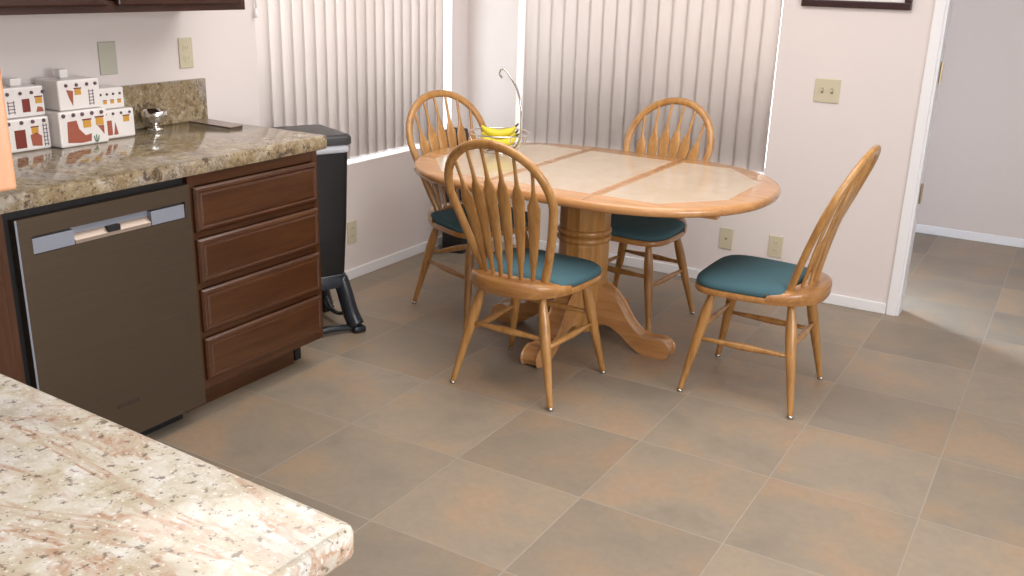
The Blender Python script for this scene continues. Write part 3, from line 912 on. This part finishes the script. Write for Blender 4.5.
# faceted pedestal column with ring mouldings
PDX, PDY = .002, -.032
bm = bmesh.new()
def octring(rad, z, n=12): return [(PDX+rad*math.cos(2*PI*k/n+PI/n), PDY+rad*math.sin(2*PI*k/n+PI/n), z) for k in range(n)]
bridge(bm, [octring(.070, .052), octring(.088, .056), octring(.100, .085), octring(.104, .20), octring(.111, .36), octring(.110, .44), octring(.104, .48), octring(.112, .53), octring(.112, .655), octring(.13, .672)])
link('pedestal_column', bm, M['oak'], t)
for z in (.468, .500):
    bm = bmesh.new(); lathe(bm, [(.100, z-.015), (.112, z-.013), (.118, z-.005), (.118, z+.005), (.112, z+.013), (.100, z+.015)], 32, (PDX, PDY))
    link('ring_moulding', bm, M['oak'], t, angle=60)
top = smooth_pts([(.085, .275, 0), (.140, .250, 0), (.195, .198, 0), (.245, .128, 0), (.290, .088, 0), (.340, .074, 0), (.390, .080, 0), (.425, .066, 0), (.438, .040, 0), (.426, .012, 0)], 5)
bot = smooth_pts([(.400, .0, 0), (.355, .003, 0), (.305, .014, 0), (.255, .046, 0), (.205, .083, 0), (.150, .105, 0), (.085, .098, 0)], 5)
prof2 = [(p.x, p.y) for p in top]+[(p.x, p.y) for p in bot]
for k, a in enumerate((0, PI/2, PI, 3*PI/2)):
    bm = bmesh.new(); hw = .036
    c, s = math.cos(a-math.radians(1)), math.sin(a-math.radians(1))
    cx = sum(p[0] for p in prof2)/len(prof2); cz = sum(p[1] for p in prof2)/len(prof2)
    rings = []
    def rr(w, ins):
        out = []
        n = len(prof2)
        for i, (x, z) in enumerate(prof2):
            px, pz = prof2[i-1]; qx, qz = prof2[(i+1) % n]
            tx, tz = qx-px, qz-pz; L = math.hypot(tx, tz) or 1
            nx_, nz_ = tz/L, -tx/L    # inward for clockwise outline
            xx, zz_ = x-nx_*ins*1, z-nz_*ins*1
            zz_ = max(zz_, 0)
            out.append((xx*c-w*s+PDX, xx*s+w*c+PDY, zz_))
        return out
    bridge(bm, [rr(-hw, .007), rr(-hw+.003, .002), rr(-hw+.008, 0), rr(hw-.008, 0), rr(hw-.003, .002), rr(hw, .007)])
    link('pedestal_foot', bm, M['oak_top'], t, angle=50)

# ------------------------------------------------------------------ wire basket with banana hook
FX, FY = .205, 1.375
r = thing('wire_fruit_basket', 'silver wire fruit basket with tall banana hook on the table', 'basket', (FX, FY, .7505))
br = M['chrome']
def circ(rad, z, n=40): return [(rad*math.cos(2*PI*k/n), rad*math.sin(2*PI*k/n), z) for k in range(n)]
bm = bmesh.new(); sweep(bm, circ(.140, .090), .0035, .0035, (0, 0, 1), 8, True); link('rim_wire', bm, br, r, smooth=True)
bm = bmesh.new(); sweep(bm, circ(.060, .0035), .003, .003, (0, 0, 1), 8, True); link('base_wire', bm, br, r, smooth=True)
for k in range(10):
    a = 2*PI*k/10
    bm = bmesh.new()
    pr = smooth_pts([(.060, .0035), (.095, .018), (.122, .050), (.140, .090)], 4) if False else None
    P = smooth_pts([(rad*math.cos(a), rad*math.sin(a), z) for rad, z in ((.060, .0035), (.100, .022), (.126, .055), (.140, .090))], 5)
    sweep(bm, P, .002, .002, (math.sin(a), -math.cos(a), 0), 6); link('rib_wire', bm, br, r, smooth=True)
iu = Vector((.863, .505, 0))      # direction of the hook's side of the basket
for dx in (-.024, .024):
    bm = bmesh.new(); iv = Vector((-iu.y, iu.x, 0))*dx
    P = smooth_pts([iu*.060+iv+Vector((0, 0, .004)), iu*.095+iv+Vector((0, 0, .06)), iu*.098+iv*1.2+Vector((0, 0, .19)), iu*.078+iv*.8+Vector((0, 0, .285)), iu*.030+iv*.3+Vector((0, 0, .362)), iu*.006+Vector((0, 0, .374)), iu*-.004+Vector((0, 0, .355)), iu*.008+Vector((0, 0, .335))], 8)
    sweep(bm, P, .0044, .0044, (iu.y, -iu.x, 0), 8); link('banana_hook', bm, br, r, smooth=True)

def banana_bm():
    bm = bmesh.new(); pts = []; rad = []
    for k in range(15):
        u = k/14; a = (u-.5)*1.7
        pts.append((.105*math.sin(a), 0, .105*(1-math.cos(a))))
        rad.append(.021*max(.24, min(1, (1-abs(2*u-1)**3.2)+.02)))
    sweep(bm, pts, rad, rad, (0, 1, 0), 8); return bm
ban_me = None
spots = [(.021, -.034, .056, .56, .15, 'yellow banana in the wire basket, on the side facing the front chair'),
         (-.006, .004, .046, .56, 0, 'yellow banana lowest in the middle of the wire basket'),
         (-.028, .043, .056, .56, -.15, 'yellow banana in the wire basket, on the side facing the back window'),
         (-.004, .002, .094, .56, .0, 'yellow banana lying on top of the others in the wire basket')]
for i, (dx, dy, dz, rz, tilt, lab) in enumerate(spots):
    b_ = thing('banana', lab, 'banana', (FX+dx, FY+dy, .7505+dz-.012), rz, 'bananas in the wire basket')
    if i == 0:
        pe = link('peel', banana_bm(), M['banana'], b_, smooth=True)
        bm = bmesh.new(); turned(bm, (.078, 0, .036), (.090, 0, .050), [(0, .0052), (1, .0042)], 8); stm = link('stalk', bm, M['banana_tip'], b_, smooth=True)
        src = b_
    else:
        for chd in src.children:
            c = chd.copy(); COL.objects.link(c); c.parent = b_
    b_.rotation_euler = (tilt, 0, rz)

# ------------------------------------------------------------------ ceiling light, fills, flash and daylight (outside the frame)
def area(name, loc_, rot, sx, sy, power, col, spread=180):
    l = bpy.data.lights.new(name, 'AREA'); l.shape = 'RECTANGLE'; l.size = sx; l.size_y = sy
    l.energy = power; l.color = col; l.spread = math.radians(spread)
    o = bpy.data.objects.new(name, l); COL.objects.link(o); o.location = loc_; o.rotation_euler = rot
    return o
area('kitchen_ceiling_light', (2.5, -1.3, 2.40), (0, 0, 0), 1.2, .5, 14, (1, .95, .89))
area('dining_bounce_fill', (1.2, .6, 2.40), (0, 0, 0), 2.0, 1.6, 46, (1, .95, .92))  # added fill for light bounced off the ceiling, no lamp here
area('kitchen_daylight_fill', (4.5, -1.2, 1.45), (0, PI/2, 0), 1.2, 2.2, 80, (.97, .98, 1.0))  # unseen daylight from the right, strengthened to fill the wall under the cabinet
f_ = area('camera_flash', (2.50, -2.35, 1.60), (0, 0, 0), .05, .03, 4, (1, .95, .88))
hall = area('hall_daylight', (1.262, 2.93, 1.0), (0, math.radians(-90), math.radians(-34)), 1.7, .14, 28, (.62, .78, 1.0), 66)

w = bpy.data.worlds.new('daylight'); SC.world = w; w.use_nodes = True
bg = w.node_tree.nodes['Background']; bg.inputs[0].default_value = (.93, .97, 1, 1); bg.inputs[1].default_value = 6.2

# ------------------------------------------------------------------ camera
cd = bpy.data.cameras.new('camera'); cam = bpy.data.objects.new('camera', cd); COL.objects.link(cam); SC.camera = cam
cd.sensor_width = 36; cd.lens = 957.19/1024*36; cd.clip_start = .05
yaw, pitch, roll = .5300, .31807, .0285
cy_, sy_, cp, sp = math.cos(yaw), math.sin(yaw), math.cos(pitch), math.sin(pitch)
fwd = Vector((-sy_*cp, cy_*cp, -sp)); right = Vector((cy_, sy_, 0)); up = right.cross(fwd)
cr_, sr_ = math.cos(roll), math.sin(roll)
r2, u2 = right*cr_+up*sr_, up*cr_-right*sr_
mw = Matrix((r2, u2, -fwd)).transposed().to_4x4(); mw.translation = Vector((2.4927, -2.3724, 1.5369))
cam.matrix_world = mw
f_.rotation_euler = cam.matrix_world.to_euler()
vs = SC.view_settings
vs.view_transform = 'Standard'; vs.look = 'None'; vs.gamma = 1; vs.use_curve_mapping = False; vs.exposure = 0
SC.cycles.use_denoising = True
SC.cycles.max_bounces = 8
